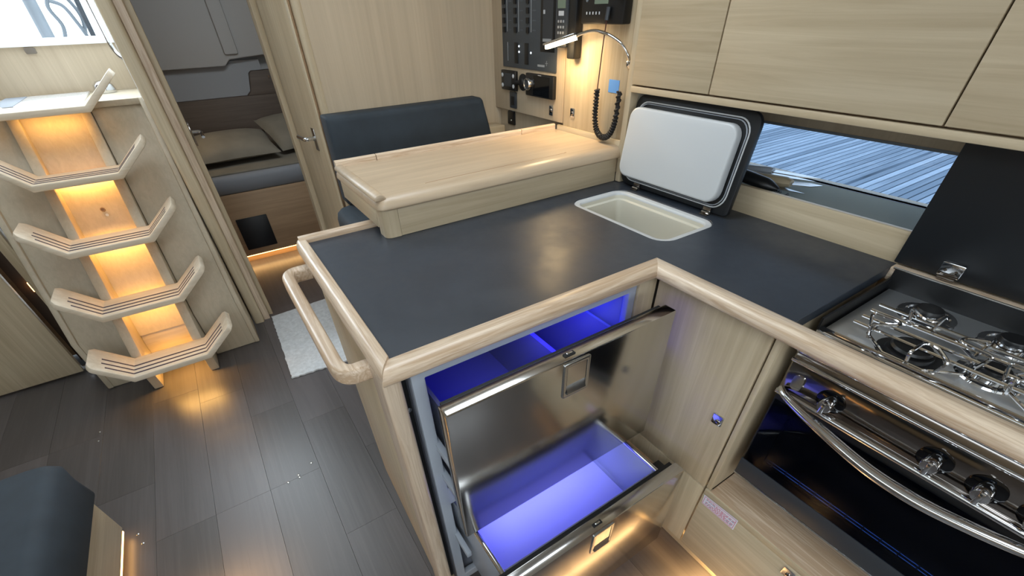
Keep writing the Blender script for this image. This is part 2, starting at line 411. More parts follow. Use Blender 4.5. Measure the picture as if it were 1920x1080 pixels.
# ---- aft cabin shell
struct(build('wall_cabin_port', B(-.118, -.10, 2.905, 5.0, 0, 1.80), 'cabin_brown'))
struct(build('wall_cabin_inner', B(-.118, -.10, 2.66, 2.9, 0, 2.0), 'cabin_brown'))
struct(build('wall_cabin_upper', B(-.16, -.137, 3.36, 5.0, 1.24, 1.84), 'white_gel'))
struct(build('wall_cabin_starboard', B(1.2, 1.23, 2.66, 5.0, 0, 1.8), 'cabin_brown'))
cw = sempty('wall_cabin_aft', (.3, 4.4, .5), 'dim brown panelling at the back of the aft cabin')
build('backing', B(-.13, 1.2, 4.46, 4.48, 0, 1.82), 'cabin_grey', cw)
build('lower_panel', B(-.13, 1.2, 4.33, 4.4, .4, .885), 'cabin_dark', cw, bevel=.004)
build('locker_front', MB().prism([(.44, .885), (1.2, .885), (1.2, 1.035), (.52, 1.035), (.50, 1.02), (.47, .91)], 'y', 4.33, 4.4), 'cabin_dark', cw, bevel=.004)
build('locker_pull', MB().tube([(.625, 4.328, 1.0), (.625, 4.322, .985)], .006, 8), 'chrome', cw)
build('lining_panel', B(-.13, .60, 4.38, 4.42, .885, 1.10), 'cabin_bluegrey', cw)
build('upper_lining', MB().prism([(-.13, 1.075), (.36, 1.075), (.40, 1.11), (.62, 1.125), (1.2, 1.10), (1.2, 1.82), (-.13, 1.82)], 'y', 4.30, 4.36), 'cabin_grey', cw, bevel=.01)
build('lining_rib', B(.38, .47, 4.27, 4.31, 1.14, 1.82), 'cabin_grey', cw, bevel=.012)
struct(build('ceiling_cabin', B(-.128, 1.23, 2.66, 5.0, 1.8, 1.84), 'cabin_grey'))
area('cabin_fill', (.5, 2.98, 1.79), .45, 9.0, COOL, (0, .8, -.7))  # fill light added inside the cabin; its roof has no hatch
area('berth_lamp_glow', (-.10, 3.62, 1.0), .06, .7, (1, .72, .4), (.55, .35, -.75))

# ---- companionway surround
cy = sempty('wall_companionway', (-.46, 3.2, 1.1), 'oak board and sill under the companionway opening')
build('board', B(-.95, -.128, 3.20, 3.23, 1.06, 1.266), 'wall_oak', cy)
build('sill', MB().prism([(3.185, 1.266), (3.185, 1.283), (3.195, 1.289), (3.34, 1.291), (3.34, 1.266)], 'x', -.95, -.128), 'white_gel', cy, bevel=.002)
build('board_catch', MB().prism(rrect(-.50, -.46, 1.240, 1.262, .006), 'y', 3.19, 3.20), 'chrome', cy)
build('frame_side', B(-.135, -.120, 2.66, 3.34, 1.084, 2.0), 'white_gel', cy)
struct(build('trim_7', B(-.95, -.90, 2.72, 3.19, 0, 2.0), 'dark_brown'))  # frame side coloured dark to put in the shade of the gap
cr = build('companionway_grab_rail', MB().tube(fillet([(-.171, 3.0, 1.9), (-.171, 3.0, 1.235), (-.132, 2.96, 1.203)], .05, 8), .0085, 10), 'chrome')
tag(cr, 'bent stainless steel grab rail beside the companionway opening', 'grab rail')

# ---- door to port, ajar, beside the stairs
d2 = sempty('door_2', (-1.2, 2.58, 0), 'dull oak door standing ajar beside the stairs')
build('leaf', B(-1.75, -.922, 2.575, 2.60, .012, 1.9), 'oak_z', d2, bevel=.002)
build('striker', B(-.922, -.905, 2.583, 2.593, .02, .035), 'chrome', d2)
struct(build('wall_port_post', B(-2.0, -1.755, 2.575, 2.60, 0, 2.0), 'oak_z'))
struct(build('wall_port_aft', B(-1.99, -.95, 2.80, 2.83, 0, 2.0), 'cabin_brown'))
t4 = sempty('trim_4', (-.87, 2.62, 0), 'oak post between the ajar door and the stairs')
build('post', B(-.875, -.835, 2.615, 2.66, .0, 1.95), 'oak_z', t4, bevel=.004)
lp = build('door_gap_led', B(-.905, -.897, 2.70, 2.706, .40, .445), 'led_warm', t4)

# ================================================================== OUTSIDE
dk = empty('dock', (4.0, 1.2, .40), 'weathered blue grey plank dock outside the hull window', 'dock')
pp = None
y = -1.6; k = 0
while y < 5.2:
    g = .012 if k % 14 else .03
    if pp is None: pp = build('plank', B(2.0, 7.5, y, y + .048 - .009, .415, .45), 'dock', dk, flat=True)
    else:
        c = pp.copy(); COL.objects.link(c); c.parent = dk; c.location = Vector((4.75, y + .0195, .415)) - W[dk]
    y += .048 + (g - .012); k += 1
for x in (2.2, 3.6, 5.2, 7.0): build('beam', B(x, x + .12, -1.6, 5.2, .30, .414), 'dock_dark', dk)

ck = sempty('floor_cockpit', (-.45, 4.0, 1.2), 'white cockpit beyond the companionway')
build('cockpit_sole', B(-1.6, -.165, 3.345, 6.5, 1.20, 1.24), 'white_gel', ck)
build('cockpit_seat', B(-1.6, -.72, 3.7, 6.2, 1.24, 1.60), 'white_gel', ck, bevel=.03)
tp = build('cockpit_post', MB().tube([(-.435, 3.54, 1.24), (-.40, 3.54, 2.1)], .026, 12), 'mid_grey'); tag(tp, 'grey tubular post standing in the bright cockpit', 'post')
tp = build('cockpit_stanchion', MB().tube([(-.262, 3.65, 1.24), (-.225, 3.65, 2.1)], .012, 10), 'dark_grey'); tag(tp, 'thin dark stanchion right of the cockpit post', 'stanchion')
rp_pts = [[(-.36, 3.3, 1.24), (-.33, 3.3, 1.33), (-.345, 3.3, 1.40), (-.31, 3.3, 1.47), (-.32, 3.3, 1.6)], [(-.33, 3.3, 1.42), (-.29, 3.3, 1.40), (-.27, 3.3, 1.34), (-.255, 3.3, 1.27)], [(-.30, 3.32, 1.48), (-.26, 3.32, 1.42), (-.245, 3.32, 1.36), (-.262, 3.32, 1.30)]]
for i, ps in enumerate(rp_pts):
    rp_o = build('cockpit_rope', MB().tube(smoothpath([(x * 1.123, y * 1.123, max(1.245, 1.35 + (z - 1.35) * 1.123)) for x, y, z in ps]), .009, 7), 'mid_grey')
    tag(rp_o, ['long kinked grey rope hanging beside the cockpit post', 'grey rope looping low between post and stanchion', 'grey rope hanging closest to the stanchion'][i], 'rope', 'ropes in the cockpit')

# ================================================================== STAIRS
st = empty('companionway_stairs', (-.465, 2.45, 0), 'oak companionway stairs with five upturned treads and warm lights', 'stairs')
def wing(x0, x1):
    return build('wing_panel', MB().prism([(2.352, .002), (2.352, .248), (2.82, 1.07), (2.846, 1.07), (2.846, .002)], 'x', x0, x1), 'stair_oak', st, bevel=.003)
wing(-.812, -.628); wing(-.344, -.136)
for x0 in (-.815, -.158): build('side_board', MB().prism([(2.346, .002), (2.346, .262), (2.80, 1.085), (2.846, 1.085), (2.846, .002)], 'x', x0, x0 + .024), 'stair_oak', st, bevel=.006)
build('channel_panel', MB().prism([(2.385, .20), (2.83, 1.07), (2.85, 1.07), (2.41, .20)], 'x', -.5885, -.3835), 'stair_oak', st)
build('channel_base', MB().prism([(2.37, .002), (2.37, .15), (2.39, .20), (2.42, .20), (2.42, .002)], 'x', -.588, -.384), 'oak_x', st, bevel=.002)
pk = [(2.215, .002), (2.197, .15), (2.80, 1.06), (2.846, 1.085), (2.43, .24), (2.40, .10), (2.40, .002)]
for x0 in (-.626, -.384): build('cheek', MB().prism(pk, 'x', x0, x0 + .038), 'stair_oak', st, bevel=.004)
def tread_profile(zb, t, xl=-.733, xr=-.190, bl=-.62, br=-.325, rise=.112):
    low = [(xl, zb + rise), (bl, zb), (br, zb), (xr, zb + rise)]
    k = t * .35
    up = [(xr - .012, zb + rise + t * .8), (br - k, zb + t), (bl + k, zb + t), (xl + .012, zb + rise + t * .8)]
    return low, up
def tread(i):
    yf = 2.042 + .15 * i; zb = .17 + .2235 * i; t = .024; dep = .165
    low, up = tread_profile(zb, t)
    # plan view corners are rounded by lofting sections in y with shorter tips
    rings = []
    for yy, sh in ((yf, .022), (yf + .004, .012), (yf + .02, .002), (yf + .03, 0), (yf + dep - .02, 0), (yf + dep, .018)):
        def cut(p, tip, bend):
            d = Vector((tip[0] - bend[0], tip[1] - bend[1])); L = d.length; d /= L
            return (p[0] - d.x * sh, p[1] - d.y * sh)
        ring = [cut(low[0], low[0], low[1]), low[1], low[2], cut(low[3], low[3], low[2]), cut(up[0], up[0], up[1]), up[1], up[2], cut(up[3], up[3], up[2])]
        rings.append([(x, yy, z) for x, z in ring])
    tr_o = build('tread', MB().loft(rings), 'tread', st, bevel=.0035)
    # dark grip strips inlaid along the tread
    if i < 4:
        for gy in (.026, .056, .088):
            a0, b0, c0, d0 = up[3], up[2], up[1], up[0]
            def lp_(p, q, s): return (p[0] + (q[0] - p[0]) * s, p[1] + (q[1] - p[1]) * s)
            line = [lp_(b0, a0, .70 if gy > .04 else .62), b0, c0, lp_(c0, d0, .74)]
            lo = [(x, z - .002) for x, z in line]; hi = [(x, z + .0012) for x, z in line]
            build('grip_strip', MB().prism(lo + hi[::-1], 'y', yf + gy, yf + gy + .008), 'groove', tr_o)
    return tr_o
for i in range(5): tread(i)
build('back_board', B(-.812, -.136, 2.852, 2.862, .002, 1.055), 'cabin_brown', st)
# top landing behind the fifth tread with a polished plate
build('landing', B(-.812, -.136, 2.80, 3.198, 1.060, 1.083), 'stair_oak', st, bevel=.002)
build('landing_plate', B(-.580, -.352, 2.81, 3.165, 1.0835, 1.0905), 'sky_white', st, bevel=.001)  # white colour stands in for the sky mirrored in the plate
build('plate_reflection', B(-.660, -.583, 2.81, 3.165, 1.0835, 1.0905), 'fabric_blue', st, bevel=.001)  # blue-grey piece stands in for a dark reflection in the plate
dome = [(.042, 0), (.044, .012), (.040, .032), (.024, .046), (.0005, .05)]
dl = build('deck_light', MB().lathe((-.285, 3.12, 1.0835), (0, 0, 1), dome, 20), 'chrome'); tag(dl, 'round chrome dome fitting at the right end of the top landing', 'fitting')
dl2 = build('deck_light', MB().lathe((-.715, 3.08, 1.0835), (0, 0, 1), dome, 20), 'chrome'); tag(dl2, 'round chrome dome fitting at the left end of the top landing', 'fitting')
for i in range(5):
    yb = 2.042 + .15 * i + .166; zb = .17 + .2235 * i
    if i == 4: yb = 2.742
    s_ = build('led_strip', B(-.58, -.392, yb + .002, yb + .012, zb + .004, zb + .012), 'led_warm', st)
    under_light(st, 'tread_led', (-.486, yb + .016, zb + .0), .18, .02, .55 if i else 1.3, (0, .30 if i else .0, -1), (1.0, .53, .13))
# round latch on the channel panel
build('panel_lock', MB().lathe((-.478, 2.634, .705), (0, -1, .5), [(.009, -.004), (.009, .003), (.005, .003), (.005, -.001)], 16), 'cabin_brown', st)
build('panel_label', MB().lathe((-.472, 2.623, .683), (0, -1, .5), [(.006, -.003), (.006, .002), (.0004, .002)], 14), 'white_plastic', st)

# ================================================================== RUG, SETTEE
rb = []
random.seed(3)
def jag(p, q, n, amp):
    return [(p[0] + (q[0] - p[0]) * i / n + random.uniform(-amp, amp), p[1] + (q[1] - p[1]) * i / n + random.uniform(-amp, amp)) for i in range(n)]
out = jag((-.058, 1.912), (.30, 1.885), 26, .005) + jag((.30, 1.885), (.32, 2.585), 30, .002) + jag((.32, 2.585), (-.036, 2.56), 20, .002) + jag((-.036, 2.56), (-.058, 1.912), 40, .0025)
rg = build('rug', MB().prism(out, 'z', .001, .011), 'rug', bevel=.002); tag(rg, 'pale grey textured rug on the dark floor by the cabin door', 'rug')

se = empty('settee', (-1.2, .9, 0), 'navy cushioned settee with an oak base and floor light', 'settee')
build('base', B(-1.62, -.716, -.3, 1.384, .035, .21), 'oak_y', se, bevel=.002)
build('plinth', B(-1.62, -.76, -.3, 1.34, .001, .035), 'floor_edge', se)
rings = []
for z, ins, in ((.21, .012), (.225, .0), (.30, .006), (.338, .016), (.356, .032), (.364, .055)):
    rings.append([(x, y, z) for x, y in rrect(-1.62, -.690 - ins, -.3, 1.405 - ins * .3 + (.03 if z > .3 else 0), .035, 6)])
build('cushion', MB().loft(rings), 'navy', se, sharp=60)
build('led_strip', B(-.726, -.7165, .5, 1.372, .026, .033), 'led_warm', se)
under_light(se, 'settee_led', (-.708, .95, .04), .02, .8, 2.6, (.35, 0, -1))

# ================================================================== WORKTOP, PENINSULA, TRIMS
wt = empty('galley_worktop', (.5, .85, .89), 'L shaped black galley worktop with oak edging', 'worktop')
ICE = rrect(.822, 1.032, .610, .966, [.045, .045, .045, .045], 7)
build('slab', plate([(.118, .560), (.745, .560), (.745, .2535), (1.141, .2535), (1.141, 1.14), (.118, 1.14)], [ICE], 'z', .896, .92), 'black_top', wt, bevel=.001, seg=1)
def bull(z0=.8955, z1=.9235, w=.038):
    # cross-section across the trim: 0 = inner edge, w = outer face
    pts = [(0, z0), (0, z1 - .002), (.003, z1)]
    r = .018
    for k in range(9):
        t = math.radians(90 - 90 * k / 8); pts.append((w - r + r * math.cos(t), z1 - r + r * math.sin(t)))
    r2 = .008
    for k in range(5):
        t = math.radians(-90 * k / 4); pts.append((w - r2 + r2 * math.cos(t), z0 + r2 + r2 * math.sin(t)))
    return pts
def trim(name, path, mat, z0=.8955, z1=.9235, w=.038):
    """path: list of ((x,y) inner, (dx,dy) outward) stations"""
    prof = bull(z0, z1, w); rings = []
    for (x, y), (dx, dy) in path: rings.append([(x + dx * d, y + dy * d, z) for d, z in prof])
    return build(name, MB().loft(rings), mat, wt, sharp=50)
trim('front_trim', [((.124, .568), (-.75, -1)), ((.124 + .001, .568), (-.7, -1)), ((.752, .568), (-1, -1))], 'trim_x')
trim('return_trim', [((.752, .568), (-1, -1)), ((.752, -.75), (-1, 0))], 'trim_y')
trim('end_trim', [((.124, .568), (-.72, -1)), ((.128, 1.118), (-.72, 0)), ((.128, 1.125), (-.7, .3)), ((.128, 1.13), (-.6, .5))], 'trim_y', z0=.8955, z1=.929)
build('back_fiddle', MB().prism([(1.128, .889), (1.128, .931), (1.132, .935), (1.146, .935), (1.15, .931), (1.15, .889)], 'x', .112, .312), 'trim_x', wt, bevel=.001)

pe = empty('peninsula_cabinet', (.11, .85, 0), 'oak end panel and corner post of the galley peninsula', 'cabinet')
build('end_panel', MB().prism([(.106, .62), (.124, 1.135), (.140, 1.135), (.122, .62)], 'z', .002, .8950), 'oak_z', pe, bevel=.002)
build('corner_post', MB().prism(rrect(.098, .131, .549, .622, .008), 'z', .002, .8950), 'trim_z', pe)
build('back_panel', B(.14, 1.1, 1.118, 1.135, .002, .8950), 'oak_z', pe)
build('corner_stile', B(.705, .764, .562, .58, .105, .8950), 'oak_z', pe, bevel=.002)
build('dark_gap_fill', B(.131, .149, .60, .63, .05, .8950), 'black', pe)  # black fill puts in the shade of the gap beside the fridge
build('gap_back', B(.131, .15, .66, .68, .05, .8950), 'black', pe)

def flat_sweep(path, w, h, rad):
    P = [Vector(p) for p in path]; rings = []; sec = rrect(-w / 2, w / 2, -h / 2, h / 2, rad, 4)
    for i, p in enumerate(P):
        t = (P[min(i + 1, len(P) - 1)] - P[max(i - 1, 0)]).normalized(); sx = t.cross(Vector((0, 0, 1))).normalized()
        rings.append([p + sx * a + Vector((0, 0, b)) for a, b in sec])
    return MB().loft(rings)
gr = build('grab_rail', flat_sweep(fillet([(.107, 1.078, .872), (.052, 1.078, .872), (.052, .628, .872), (.107, .628, .872)], .042, 10), .027, .034, .0085), 'trim_y', sharp=50)
tag(gr, 'rounded oak grab rail on the end of the peninsula', 'grab rail')

# ================================================================== DRAWER FRIDGE
fr = empty('drawer_refrigerator', (.43, .75, .05), 'two drawer stainless steel refrigerator with blue light, both drawers open', 'refrigerator')
build('cabinet', MB().box(.150, .168, .585, 1.05, .06, .880).box(.688, .702, .585, 1.05, .06, .880).box(.150, .702, 1.03, 1.05, .06, .880).box(.150, .702, .585, 1.05, .868, .880).box(.150, .702, .585, 1.05, .05, .065), 'liner', fr)
build('front_frame', plate([(.150, .055), (.702, .055), (.702, .882), (.150, .882)], [[(.176, .085), (.681, .085), (.681, .455), (.176, .455)], [(.176, .515), (.681, .515), (.681, .856), (.176, .856)]], 'y', .565, .585), 'frame_grey', fr, bevel=.003)
build('shelf_divider', B(.168, .688, .586, 1.03, .458, .512), 'liner', fr)
build('hinge_screw', MB().lathe((.141, .60, .768), (0, -1, 0), [(.006, 0), (.006, .004), (.0004, .005)], 12), 'chrome', fr)
for z in (.66, .56, .30): build('runner', B(.169, .182, .50, .98, z, z + .02), 'frame_grey', fr, bevel=.002)
for z in (.66, .56, .30): build('runner', B(.675, .688, .50, .98, z, z + .02), 'frame_grey', fr, bevel=.002)
build('led_lens', MB().box(.60, .655, .66, .70, .862, .867), 'led_blue', fr)
under_light(fr, 'fridge_led_upper', (.50, .68, .858), .28, .1, 1.5, (0.1, -.25, -1), (.014, .004, 1.0))
under_light(fr, 'fridge_led_lower', (.43, .60, .452), .40, .05, 1.3, (0, -.45, -1), (.16, .17, 1.0))
def drawer_front(name, y0, z0, z1):
    d = build(name, MB().prism(rrect(.161, .706, z0, z1, .004, 3), 'y', y0, y0 + .030), 'steel', fr, bevel=.0025)
    build('gasket', plate([(.170, z0 + .008), (.697, z0 + .008), (.697, z1 - .006), (.170, z1 - .006)], [[(.186, z0 + .024), (.681, z0 + .024), (.681, z1 - .022), (.186, z1 - .022)]], 'y', y0 + .030, y0 + .041), 'rubber', d)
    build('inner_panel', B(.176, .691, y0 + .030, y0 + .0385, z0 + .014, z1 - .012), 'mid_grey', d)
    return d
u = drawer_front('upper_drawer', .455, .480, .860)
# finger pull
build('pull_frame', plate(rrect(.402, .466, .768, .852, .003, 2), [rrect(.410, .458, .776, .844, .002, 2)], 'y', .4515, .4552), 'steel_plain', u, bevel=.001)
build('pull_flap', B(.411, .457, .4525, .4552, .798, .843), 'steel', u)
build('pull_lip', MB().prism([(.4554, .777), (.4475, .777), (.4475, .779), (.4554, .796)], 'x', .411, .457), 'steel_plain', u)
build('catch', B(.412, .436, .463, .472, .8595, .8625), 'rubber', u); build('catch_tongue', B(.417, .431, .465, .470, .8624, .8650), 'chrome', u, bevel=.001)
# basket behind the upper front
def tub(x0, x1, y0, y1, z0, z1, t, zf, r=.012, taper=.0):
    o0 = rrect(x0 + taper, x1 - taper, y0 + taper, y1 - taper, r); o1 = rrect(x0, x1, y0, y1, r)
    i1 = rrect(x0 + t, x1 - t, y0 + t, y1 - t, r * .7); i0 = rrect(x0 + t + taper, x1 - t - taper, y0 + t + taper, y1 - t - taper, r * .7)
    R = lambda pts, z: [(a, b, z) for a, b in pts]
    return MB().loft([R(o0, z0), R(o1, z1), R(i1, z1), R(i0, zf)])
build('basket', tub(.196, .664, .497, .96, .54, .76, .008, .548), 'liner', u)
build('basket_divider', B(.50, .512, .506, .95, .548, .74), 'liner', u)
l = drawer_front('lower_drawer', .315, .125, .464)
build('tub', tub(.186, .665, .357, .80, .16, .440, .010, .300, taper=.012), M['mid_grey'] if False else plain('tub_grey', '#9aa0aa', .3), l, bevel=.002)
build('tub_mat', MB().prism(rrect(.222, .630, .385, .772, .006), 'z', .3002, .304), plain('tub_mat_white', '#c4c6dc', .4), l)
for x in (.1915, .6595): build('rail', MB().tube([(x, .357, .4445), (x, .62, .4445)], .0062, 10), 'chrome', l)
build('side_guide', B(.668, .684, .357, .60, .36, .43), 'cabin_brown', l)
build('bracket', B(.664, .690, .356, .382, .425, .445), 'black', l, bevel=.002)
build('catch', B(.412, .436, .323, .332, .4635, .4665), 'rubber', l); build('catch_tongue', B(.417, .431, .325, .330, .4664, .4690), 'chrome', l, bevel=.001)
build('pull_frame', plate(rrect(.402, .466, .368, .452, .003, 2), [rrect(.410, .458, .376, .444, .002, 2)], 'y', .3115, .3152), 'steel_plain', l, bevel=.001)
build('pull_lip', MB().prism([(.3154, .377), (.3075, .377), (.3075, .379), (.3154, .396)], 'x', .411, .457), 'steel_plain', l)
build('pull_flap', B(.411, .457, .3125, .3152, .398, .443), 'steel', l)
build('label_plate', B(.205, .209, .40, .5, .25, .35), 'white_plastic', l)

# ================================================================== TALL CUPBOARD AND COOKER BASE
tc = empty('corner_cupboard', (.9, .42, .1), 'oak corner cupboard with two doors right of the refrigerator', 'cupboard')
build('side_panel', B(.769, 1.12, .262, .275, .385, .892), 'oak_z', tc, bevel=.002)
build('carcass', B(.80, 1.12, .277, .560, .105, .890), 'oak_z', tc) if False else None
def latch(parent, y, z, x=.765, s=.013):
    p = build('latch', MB().prism(rrect(y - s, y + s, z - s * 1.15, z + s * 1.15, .003, 3), 'x', x - .0035, x), 'chrome', parent, bevel=.0008)
    build('latch_button', MB().lathe((x - .0035, y - s * .2, z - s * .35), (-1, 0, 0), [(.0065, -.001), (.0065, .002), (.004, .0035), (.0003, .0035)], 14), 'dark_steel', p)
    return p
dr = build('door', B(.765, .783, .2785, .5575, .384, .870), 'oak_z', tc, bevel=.0015); latch(dr, .313, .612)
build('door', B(.765, .783, .2785, .5575, .108, .379), 'oak_z', tc, bevel=.0015)
build('inner_wall', B(.784, .79, .277, .562, .108, .885), 'black', tc)
bk_ = sempty('baseboard_galley', (.82, 0, 0), 'lit oak toe kick under the galley cupboards')
build('plinth', B(.82, .83, -.75, .60, .001, .105), 'oak_y', bk_)
build('fridge_plinth', B(.131, .82, .615, .625, .001, .05), 'oak_x', bk_)
build('led_strip', B(.795, .803, -.6, .54, .098, .105), 'led_warm', bk_)
under_light(bk_, 'plinth_led', (.80, 0.15, .094), .02, .85, 5.5, (-.12, 0, -1), spread=125)

cb = empty('cooker_base_cabinet', (.9, 0, .1), 'oak base cabinet with a sticker below the cooker', 'cabinet')
build('ledge', B(.767, 1.14, -.74, .261, .364, .385), 'trim_y', cb, bevel=.003)
build('door', B(.765, .783, -.30, .274, .108, .361), 'oak_y', cb, bevel=.0015)
build('door', B(.765, .783, -.74, -.304, .108, .361), 'oak_y', cb, bevel=.0015)
build('edge_band', B(.7655, .78, -.74, .274, .3615, .3835), 'oak_y', cb, bevel=.002)
latch(cb, .030, .341)
build('right_side_wall', B(.77, 1.14, -.30, -.28, .385, .89), 'oak_z', cb)
stk = build('warning_sticker', MB().prism([(.2685, .3615), (.171, .3685), (.1705, .3265), (.266, .3265)], 'x', .7640, .7649), 'paper'); tag(stk, 'small white sticker with red border and lettering under the cooker', 'sticker')
mb = MB()
def sb(y0, y1, z0, z1): mb.box(.76365, .7641, y0, y1, z0, z1)
sb(.174, .264, .3285, .3297); sb(.2635, .2647, .329, .3585); sb(.1735, .1747, .329, .364)
mb.prism([(.264, .3595), (.174, .3658), (.174, .3646), (.264, .3583)], 'x', .76365, .7641)
build('red_border', mb, 'red_print', stk)
random.seed(11); mb = MB(); mg = MB()
for r in range(6):
    z = .354 - r * .0042; yv = .258
    while yv > .182:
        w = random.uniform(.003, .009)
        inside = (r in (0, 5)) or (.2 < yv < .238) or r in (3,)
        (mb if inside else mg).box(.7637, .7641, yv - w, yv, z, z + .0021) if (inside or r in (1, 4)) else None
        yv -= w + .0022
build('red_lettering', mb, 'red_print', stk)['kind'] = 'stuff'
if mg.v: build('grey_lettering', mg, 'blue_print', stk)['kind'] = 'stuff'

# ================================================================== COOKER
co = empty('gimballed_cooker', (.95, .0, .42), 'stainless steel gas cooker with oven behind the oak rail', 'cooker')
Y0, Y1 = -.235, .243
build('body', B(.812, 1.10, Y0, Y1, .455, .872), 'dark_steel', co, bevel=.004)
# control fascia: sloped, rolled top edge
fp = [(.800, .744), (.797, .835), (.806, .853), (.825, .862), (.845, .862), (.845, .744)]
build('control_fascia', MB().prism(fp, 'y', Y0, Y1), 'dark_steel', co, bevel=.004)
build('fascia_top_roll', MB().tube([(.806, Y0, .848), (.806, Y1, .848)], .0085, 12), 'chrome', co)
build('fascia_mid_bead', MB().tube([(.7975, Y0, .826), (.7975, Y1, .826)], .0045, 10), 'chrome', co)
build('fascia_low_roll', MB().tube([(.800, Y0, .744), (.800, Y1, .744)], .0075, 12), 'chrome', co)
build('side_badge', MB().prism(rrect(.205, .225, .765, .80, .009), 'x', .7955, .799), 'chrome', co)
for y in (.152, -.012, -.078, -.140):
    e = build('knob_bezel', MB().lathe((.7985, y, .781), (-1, 0, .02), [(.024, 0), (.024, .002), (.021, .003), (.0005, .003)], 28), 'black_gloss', co)
    build('knob', MB().lathe((.7955, y, .779), (-1, 0, .02), [(.0125, 0), (.0125, .018), (.011, .021), (.0005, .0215)], 24), 'chrome', e)
    build('knob_grip', MB().box(.766, .776, y - .0035, y + .0035, .779 - .012, .779 + .014), 'chrome', e, bevel=.0015)
    build('knob_mark', B(.7945, .7955, y - .019, y - .0165, .770, .772), 'white_print', e)
# oven door: black frame around tinted glass, wire rack seen behind the glass
dd = build('oven_door', plate([(Y0 + .002, .470), (Y1 - .002, .470), (Y1 - .002, .735), (Y0 + .002, .735)], [rrect(Y0 + .045, Y1 - .045, .540, .700, .012)], 'x', .800, .811), 'black', co, bevel=.002)
build('oven_cavity', plate([(Y0 + .002, .470), (Y1 - .002, .470), (Y1 - .002, .735), (Y0 + .002, .735)], [], 'x', .8112, .8118), 'black', dd)
build('door_glass', B(.7965, .7995, Y0 + .006, Y1 - .006, .527, .722), M['oven_glass'], dd, bevel=.001)
build('lower_strip', B(.7955, .8005, Y0 + .002, Y1 - .002, .474, .526), 'dark_grey', dd, bevel=.001)
build('bottom_edge', MB().tube([(.797, Y0, .4705), (.797, Y1, .4705)], .003, 8), 'chrome', dd)
for z in (.552, .560): build('rack_rod', MB().tube([(.806, Y0 + .05, z), (.806, Y1 - .05, z)], .0014, 6), 'chrome', dd)
rk = None
for k in range(12):
    y = Y1 - .062 - k * .0315
    if rk is None: rk = build('rack_wire', MB().tube([(.8045, y, .548), (.8045, y, .566)], .0014, 6), 'chrome', dd); ry = y
    else: copy_of(rk, dd, (0, y - ry, 0))
hpts = smoothpath([(.795, .236, .757), (.782, .215, .752), (.768, .15, .742), (.758, .06, .728), (.755, 0, .725), (.758, -.06, .727), (.768, -.15, .740), (.782, -.205, .752), (.795, -.23, .757)], 6)
build('towel_handle', MB().tube(hpts, [.006 + .0055 * math.sin(math.pi * i / (len(hpts) - 1)) for i in range(len(hpts))], 12), 'chrome', dd)
# hob
hb = build('hob_plate', B(.846, 1.108, Y0 + .01, Y1 - .008, .868, .880), 'hob_steel', co, bevel=.003)
build('hob_front_lip', B(.826, .847, Y0 + .004, Y1 - .004, .862, .885), 'chrome', co, bevel=.003)
build('flame_guard', B(1.106, 1.110, Y0, Y1, .868, .922), 'black', co)
build('guard_edge', MB().tube([(1.108, Y0, .9225), (1.108, Y1 + .004, .9225)], .0022, 8), 'chrome', co)
build('side_guard', B(.835, 1.106, Y1 - .0045, Y1 - .001, .868, .905), 'black', co)
for x in (.812, .880, .912, .945, .978): build('fiddle_rod', MB().tube([(x, .206, .9005), (x, -.21, .9005)], .0028, 8), 'chrome', co)
def burner(x, y, r, black):
    b = build('burner', MB().lathe((x, y, .880), (0, 0, 1), [(r * 1.35, 0), (r * 1.3, .003), (r * 1.02, .004), (r * .98, .001), (r * .7, .001), (r * .7, .010), (r * .55, .011), (r * .002, .011)] if not black else [(r, 0), (r, .002), (r * .75, .003), (r * .72, .009), (r * .5, .0105), (r * .002, .0105)], 28), 'chrome' if not black else 'black', co)
    build('burner_cap', MB().lathe((x, y, .8905), (0, 0, 1), [(r * .62, 0), (r * .64, .003), (r * .58, .007), (r * .002, .0075)], 24), 'black', b)
burner(.885, .112, .048, True); burner(.925, .012, .034, False); burner(1.05, .022, .034, False); burner(1.045, .145, .036, False); burner(.90, -.11, .045, True)
def pan_support(cx, cy, r):
    """octagonal wire ring with raised bent-back loops that hold a pan"""
    z0 = .897; n = 8
    ring = [(cx + r * math.cos(math.radians(22.5 + 45 * k)), cy + r * math.sin(math.radians(22.5 + 45 * k)), z0) for k in range(n)]
    s = build('pan_support', MB().tube(ring, .0026, 8, closed=True), 'chrome', co)
    for ang in (20, 110, 200, 290):
        t = math.radians(ang); u = Vector((math.cos(t), math.sin(t), 0)); w = Vector((-u.y, u.x, 0)); c = Vector((cx, cy, 0))
        pth = [c + u * r * .98 + w * .018 + Vector((0, 0, z0)), c + u * (r + .006) + w * .024 + Vector((0, 0, .925)), c + u * (r - .028) + w * .010 + Vector((0, 0, .927)), c + u * (r - .036) + Vector((0, 0, .926)), c + u * (r - .028) - w * .010 + Vector((0, 0, .927)), c + u * (r + .006) - w * .024 + Vector((0, 0, .925)), c + u * r * .98 - w * .018 + Vector((0, 0, z0))]
        build('support_loop', MB().tube(fillet(pth, .008, 4), .0028, 8), 'chrome', s)
pan_support(.893, .106, .074); pan_support(.905, -.075, .070)

